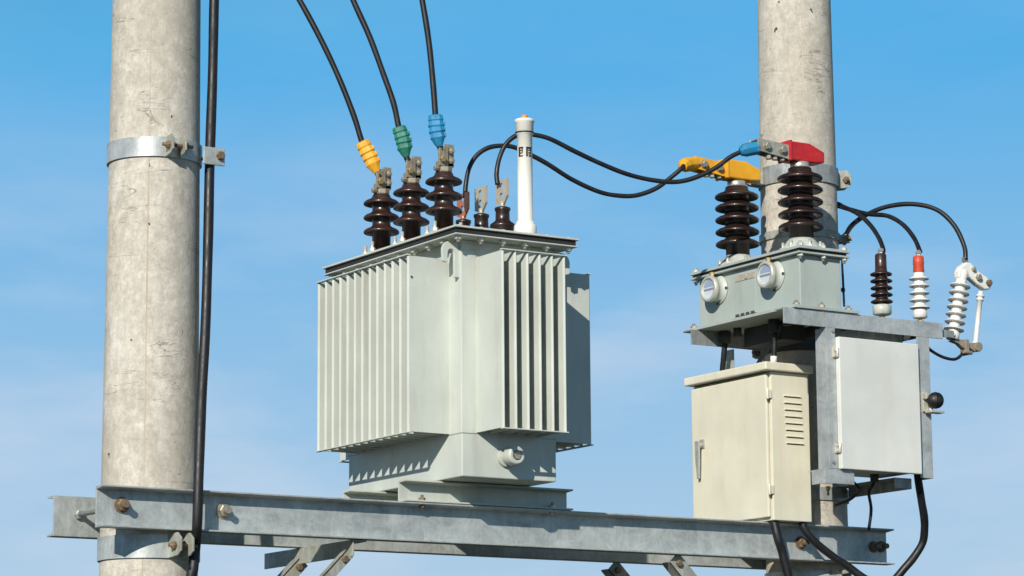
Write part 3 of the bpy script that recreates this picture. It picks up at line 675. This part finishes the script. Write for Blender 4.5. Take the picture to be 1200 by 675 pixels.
# louvres pressed out of the side: little hoods
for k in range(8):
    z = 3.121 - k * .0255; xa, xb = 2.492 + k * .0012, 2.572 + k * .0012
    mb = MB(); mb.poly([(xa, CY0, z), (xa, CY0 - .007, z - .005), (xa, CY0 - .007, z - .007), (xa, CY0, z - .0075)], (xb - xa, 0, 0)); mb.build('louvre', M['beige'], cb, .0008)
    mb = MB(); mb.box((xa + .002, CY0 - .0012, z - .0105), (xb - .002, CY0 - .0004, z - .0078)); mb.build('louvre_slot', M['dark'], cb)
for z in (3.118, 2.757):
    mb = MB(); mb.box((CX0 - .019, CY0 - .005, z - .016), (CX0 - .0005, CY0 + .010, z + .016)); mb.cyl((CX0 - .019, CY0 - .002, z - .02), (CX0 - .019, CY0 - .002, z + .02), .006, n=10); mb.build('hinge', M['beige'], cb, .001)
mb = MB(); hy, hx = .150, CX0 - .0165
mb.poly([(hx - .005, hy - .017, 2.955), (hx - .005, hy + .017, 2.955), (hx - .005, hy + .015, 2.990), (hx - .005, hy - .015, 2.990)], (.005, 0, 0)); mb.cyl((hx - .0045, hy, 2.968), (hx - .026, hy, 2.966), .011, n=14)
mb.poly([(hx - .030, hy - .012, 2.982), (hx - .030, hy + .012, 2.982), (hx - .024, hy + .017, 2.900), (hx - .020, hy + .014, 2.838), (hx - .020, hy + .004, 2.838), (hx - .024, hy - .004, 2.900)], (.010, 0, 0)); mb.build('handle', M['alu'], dr, .003)

# ------------------------------------------------------------------ grey control box
gb = thing('control_box', (2.71, -.45, 2.812), 'pale grey rectangular control box hung in the galvanised frame on the right pole', 'control box')
mb = MB(); mb.poly([(2.530, -.548, 2.818), (2.900, -.548, 2.818), (2.900, -.33, 2.818), (2.603, -.33, 2.818), (2.603, -.482, 2.818), (2.530, -.482, 2.818)], (0, 0, .478)); mb.build('body', M['grey'], gb, .002)  # rear part hidden behind the upright, deepened to shade the pole
mb = MB(); mb.box((2.5225, -.572, 2.811), (2.905, -.5485, 3.303)); d2 = mb.build('door', M['grey'], gb, .0035)
for z in (3.243, 2.888):
    mb = MB(); mb.box((2.505, -.5605, z - .018), (2.5215, -.5525, z + .018)); mb.cyl((2.519, -.567, z - .018), (2.519, -.567, z + .018), .006, n=10); mb.hexb((2.512, -.5605, z + .010), (0, -1, 0), .005, .004); mb.hexb((2.512, -.5605, z - .010), (0, -1, 0), .005, .004); mb.build('hinge', M['palebolt'], gb, .001)
mb = MB()
for x in (2.66, 2.79):
    mb = MB(); mb.cyl((x, -.43, 2.8175), (x, -.43, 2.79), .016); mb.build('cable_gland', M['dark'], gb)
# round black fitting
bl = thing('round_fitting', (2.985, -.58, 3.06), 'black ball shaped fitting on a small bracket right of the grey control box', 'fitting')
mb = MB(); mb.lathe((2.958, -.598, 3.090), (.75, -.5, 0), [(-.031, .008), (-.027, .017), (-.020, .025), (-.010, .0305), (-.006, .030), (-.004, .032), (.004, .032), (.006, .030), (.012, .0300), (.020, .025), (.027, .017), (.031, .006)], 28); mb.build('ball', M['rubber'], bl)
mb = MB(); mb.box((2.93, -.562, 3.05), (2.956, -.5525, 3.125)); mb.cyl((2.945, -.56, 3.103), (2.962, -.59, 3.097), .009); mb.box((2.925, -.585, 3.096), (2.950, -.5622, 3.118)); mb.box((2.935, -.60, 3.044), (3.000, -.5622, 3.0525)); mb.hexb((2.955, -.575, 3.054), (0, 0, 1), .009, .012); mb.build('bracket', M['palebolt'], bl, .002)

# ------------------------------------------------------------------ surge arresters and fuse cutout
def arrester(x, y, label, prof_body, mat, basez, basemat, capprof, capmat, base_prof, name='surge_arrester'):
    t = thing(name, (x, y, 3.3975), label, 'surge arrester', 'surge arresters on the frame rail')
    mb = MB(); mb.hexb((x, y, 3.3977), (0, 0, 1), .012, .008); mb.cyl((x, y, 3.404), (x, y, basez + .004), .0065, n=10); mb.build('stud', M['brass'], t)
    mb = MB(); mb.lathe((x, y, basez), (0, 0, 1), base_prof, 32); mb.build('base_cap', basemat, t)
    mb = MB(); mb.lathe((x, y, prof_body[0]), (0, 0, 1), prof_body[1], 36); mb.build('sheds', mat, t)
    mb = MB(); mb.lathe((x, y, capprof[0]), (0, 0, 1), capprof[1], 28); c = mb.build('top_cap', capmat, t)
    zt = capprof[0] + capprof[1][-1][0]
    mb = MB(); mb.cyl((x, y, zt), (x, y, zt + .022), .006, n=10); mb.hexb((x, y, zt), (0, 0, 1), .010, .008); mb.box((x - .008, y - .008, zt + .010), (x + .008, y + .008, zt + .020)); mb.build('terminal', M['alu'], t)
    return t
ya = -.528
arrester(2.770, ya, 'dark brown surge arrester with a pale base, beside the metering box',
    (3.447, shed_profile(3.447, 3.592, .023, (3.466, 3.492, 3.518, 3.545, 3.571), .042, .005, .0032)), M['porcelain_red'], 3.410, M['gaugebody'],
    (3.590, [(0, .0215), (.004, .022), (.050, .0215), (.054, .017)]), M['porcelain_red'], [(0, .030), (.003, .035), (.034, .036), (.038, .030)])
arrester(2.955, ya, 'white surge arrester with an orange-red cap, between the brown one and the tilted cutout',
    (3.446, shed_profile(3.446, 3.588, .022, (3.459, 3.487, 3.515, 3.543, 3.571), .039, .005, .0028)), M['white_porc'], 3.412, M['white_porc'],
    (3.588, [(0, .020), (.006, .0215), (.030, .020), (.034, .0215), (.062, .0205), (.065, .015)]), M['redcap'], [(0, .022), (.004, .028), (.032, .026), (.0345, .023)])
cu = thing('fuse_cutout', (3.14, -.5, 3.33), 'white tilted porcelain fuse cutout with a slim tube beside it, rightmost of all', 'fuse cutout')
o0, o1 = V((3.136, -.5, 3.349)), V((3.194, -.5, 3.600)); d = (o1 - o0); Ls = d.length; dn = d.normalized()
pr = [(0, .021), (.002, .025), (.028, .025), (.03, .022)]
for k in range(7):
    h = .040 + k * .0295; pr += [(h - .002, .021), (h - .0015, .037), (h, .040), (h + .003, .039), (h + .007, .026), (h + .012, .0215)]
pr += [(Ls - .006, .021), (Ls, .024)]
mb = MB(); mb.lathe(o0, dn, pr, 36); mb.build('porcelain_body', M['white_porc'], cu)
mb = MB(); y = -.516
mb.poly([(3.168, y, 3.590), (3.166, y, 3.615), (3.180, y, 3.637), (3.208, y, 3.655), (3.232, y, 3.655), (3.262, y, 3.628), (3.312, y, 3.606), (3.334, y, 3.580), (3.326, y, 3.560), (3.300, y, 3.556), (3.262, y, 3.572), (3.224, y, 3.596)], (0, .032, 0))
mb.lathe(o1, dn, [(-.004, .024), (.012, .025), (.024, .020), (.032, .010)], 24)
hd = mb.build('head_casting', M['alu'] if False else M['white_pvc'], cu, .006)
mb = MB(); mb.hexb((3.262, y, 3.600), (0, -1, 0), .013, .014); mb.build('bolt', M['bolt'], hd); mb = MB(); mb.hexb((3.314, y, 3.583), (0, -1, 0), .013, .014); mb.build('bolt', M['rustbolt'], hd); mb = MB(); mb.hexb((3.238, y, 3.63), (0, -1, 0), .009, .012); mb.build('bolt', M['bolt'], hd); mb = MB(); mb.cyl((3.212, -.5, 3.652), (3.213, -.5, 3.688), .007, n=10); mb.box((3.204, -.508, 3.66), (3.222, -.492, 3.676)); mb.build('cable_terminal', M['bolt'], hd)
ft0, ft1 = V((3.250, -.5, 3.330)), V((3.288, -.5, 3.548))
mb = MB(); mb.lathe(ft0, ft1 - ft0, [(0, .0125), (.02, .0125), (.021, .0100), (.185, .0100), (.186, .0145), (.192, .0145), (.193, .011), (.20, .011), (.201, .0165), (.208, .0165), (.209, .011), (.222, .011)], 20); mb.build('fuse_tube', M['white_porc'], cu)
mb = MB(); mb.poly([(3.120, -.512, 3.342), (3.158, -.512, 3.334), (3.180, -.512, 3.318), (3.215, -.512, 3.322), (3.235, -.512, 3.308), (3.268, -.512, 3.312), (3.275, -.512, 3.335), (3.250, -.512, 3.345), (3.210, -.512, 3.340), (3.175, -.512, 3.350), (3.158, -.512, 3.352)], (0, .024, 0))
mb.box((3.186, -.52, 3.292), (3.204, -.484, 3.352)); mb.cyl((3.252, -.522, 3.328), (3.252, -.478, 3.328), .018); mb.cyl((3.172, -.52, 3.302), (3.214, -.52, 3.300), .008, n=8); mb.build('hinge_casting', M['tin'], cu, .002)
mb = MB(); mb.box((3.038, -.53, 3.350), (3.120, -.524, 3.378)); mb.cyl((3.118, -.527, 3.364), (3.138, -.505, 3.364), .008, n=10); mb.build('mounting_strap', M['galv_dull'], cu, .001)

# ------------------------------------------------------------------ world, sun, camera
w = bpy.data.worlds.new('World'); scene.world = w; w.use_nodes = True; nt = w.node_tree; nt.nodes.clear()
out = nt.nodes.new('ShaderNodeOutputWorld'); bg = nt.nodes.new('ShaderNodeBackground')
sky = nt.nodes.new('ShaderNodeTexSky'); sky.sky_type = 'NISHITA'; sky.sun_disc = False
el = R(25.7); rot = math.atan2(-.685, -.585)
sky.sun_elevation = el; sky.sun_rotation = rot % (2 * math.pi); sky.air_density = 1.0; sky.dust_density = .6; sky.ozone_density = 2.0; sky.altitude = 0
# thin streaky cirrus in the real sky (by direction)
tc = nt.nodes.new('ShaderNodeTexCoord')
def wnoise(scale, ms, loc, det=6):
    mp = nt.nodes.new('ShaderNodeMapping'); mp.inputs['Scale'].default_value = ms; mp.inputs['Location'].default_value = loc
    nt.links.new(tc.outputs['Generated'], mp.inputs[0]); n = nt.nodes.new('ShaderNodeTexNoise'); n.inputs['Scale'].default_value = scale; n.inputs['Detail'].default_value = det; n.inputs['Roughness'].default_value = .55
    nt.links.new(mp.outputs[0], n.inputs['Vector']); return n.outputs[0]
SKYTINT = (.56, 1.06, 1.24)
cl = ramp(nt, wnoise(7.0, (1, 1, 3.6), (.3, 1.2, .4), 9), .45, 0., .70, .55)
base = mix(nt, 1., sky.outputs[0], SKYTINT, 'MULTIPLY')
sepv = nt.nodes.new('ShaderNodeSeparateXYZ'); nt.links.new(tc.outputs['Generated'], sepv.inputs[0])
base = mix(nt, 1., base, (.95, 4.1, 7.6), 'DARKEN')      # keeps the glow round the sun to the brightness of the rest of the sky
base = mix(nt, 1., base, ramp(nt, sepv.outputs[2], .28, 1., .62, .34), 'MULTIPLY')   # deeper blue overhead
low = ramp(nt, sepv.outputs[2], .06, .90, .245, 0.)        # pale air low over the horizon
base = mix(nt, low, base, (4.6, 6.1, 7.5))
cl = mix(nt, 1., cl, ramp(nt, sepv.outputs[2], .15, 1., .235, .12), 'MULTIPLY')
skyc = mix(nt, cl, base, (5.6, 6.6, 7.9))
nt.links.new(skyc, bg.inputs[0]); bg.inputs[1].default_value = .105
nt.links.new(bg.outputs[0], out.inputs[0])
sl = bpy.data.lights.new('sun', 'SUN'); sl.energy = 5.0; sl.angle = R(.53); sl.color = (1.0, .945, .845)
so = bpy.data.objects.new('sun', sl); col.objects.link(so); so.rotation_euler = V((.685, .585, -.434)).to_track_quat('-Z', 'Y').to_euler(); so.location = (-6, -6, 8)

f, p, yaw, ro, cx, cy = 3455.1, .1738, .5664, -.0070, -4.2838, -9.0235
fw = V((math.sin(yaw) * math.cos(p), math.cos(yaw) * math.cos(p), math.sin(p)))
r_ = V((math.cos(yaw), -math.sin(yaw), 0)); u_ = r_.cross(fw)
rt = r_ * math.cos(ro) + u_ * math.sin(ro); up = u_ * math.cos(ro) - r_ * math.sin(ro)
cam = bpy.data.cameras.new('camera'); cam.sensor_width = 36; cam.lens = f * 36 / 1200; cam.clip_end = 3000; cam.clip_start = .1
co = bpy.data.objects.new('camera', cam); col.objects.link(co)
mt4 = Matrix((rt, up, -fw)).transposed().to_4x4(); mt4.translation = (cx, cy, 1.6); co.matrix_world = mt4
scene.camera = co
scene.view_settings.view_transform = 'Standard'; scene.view_settings.look = 'None'; scene.view_settings.exposure = 0; scene.view_settings.gamma = 1
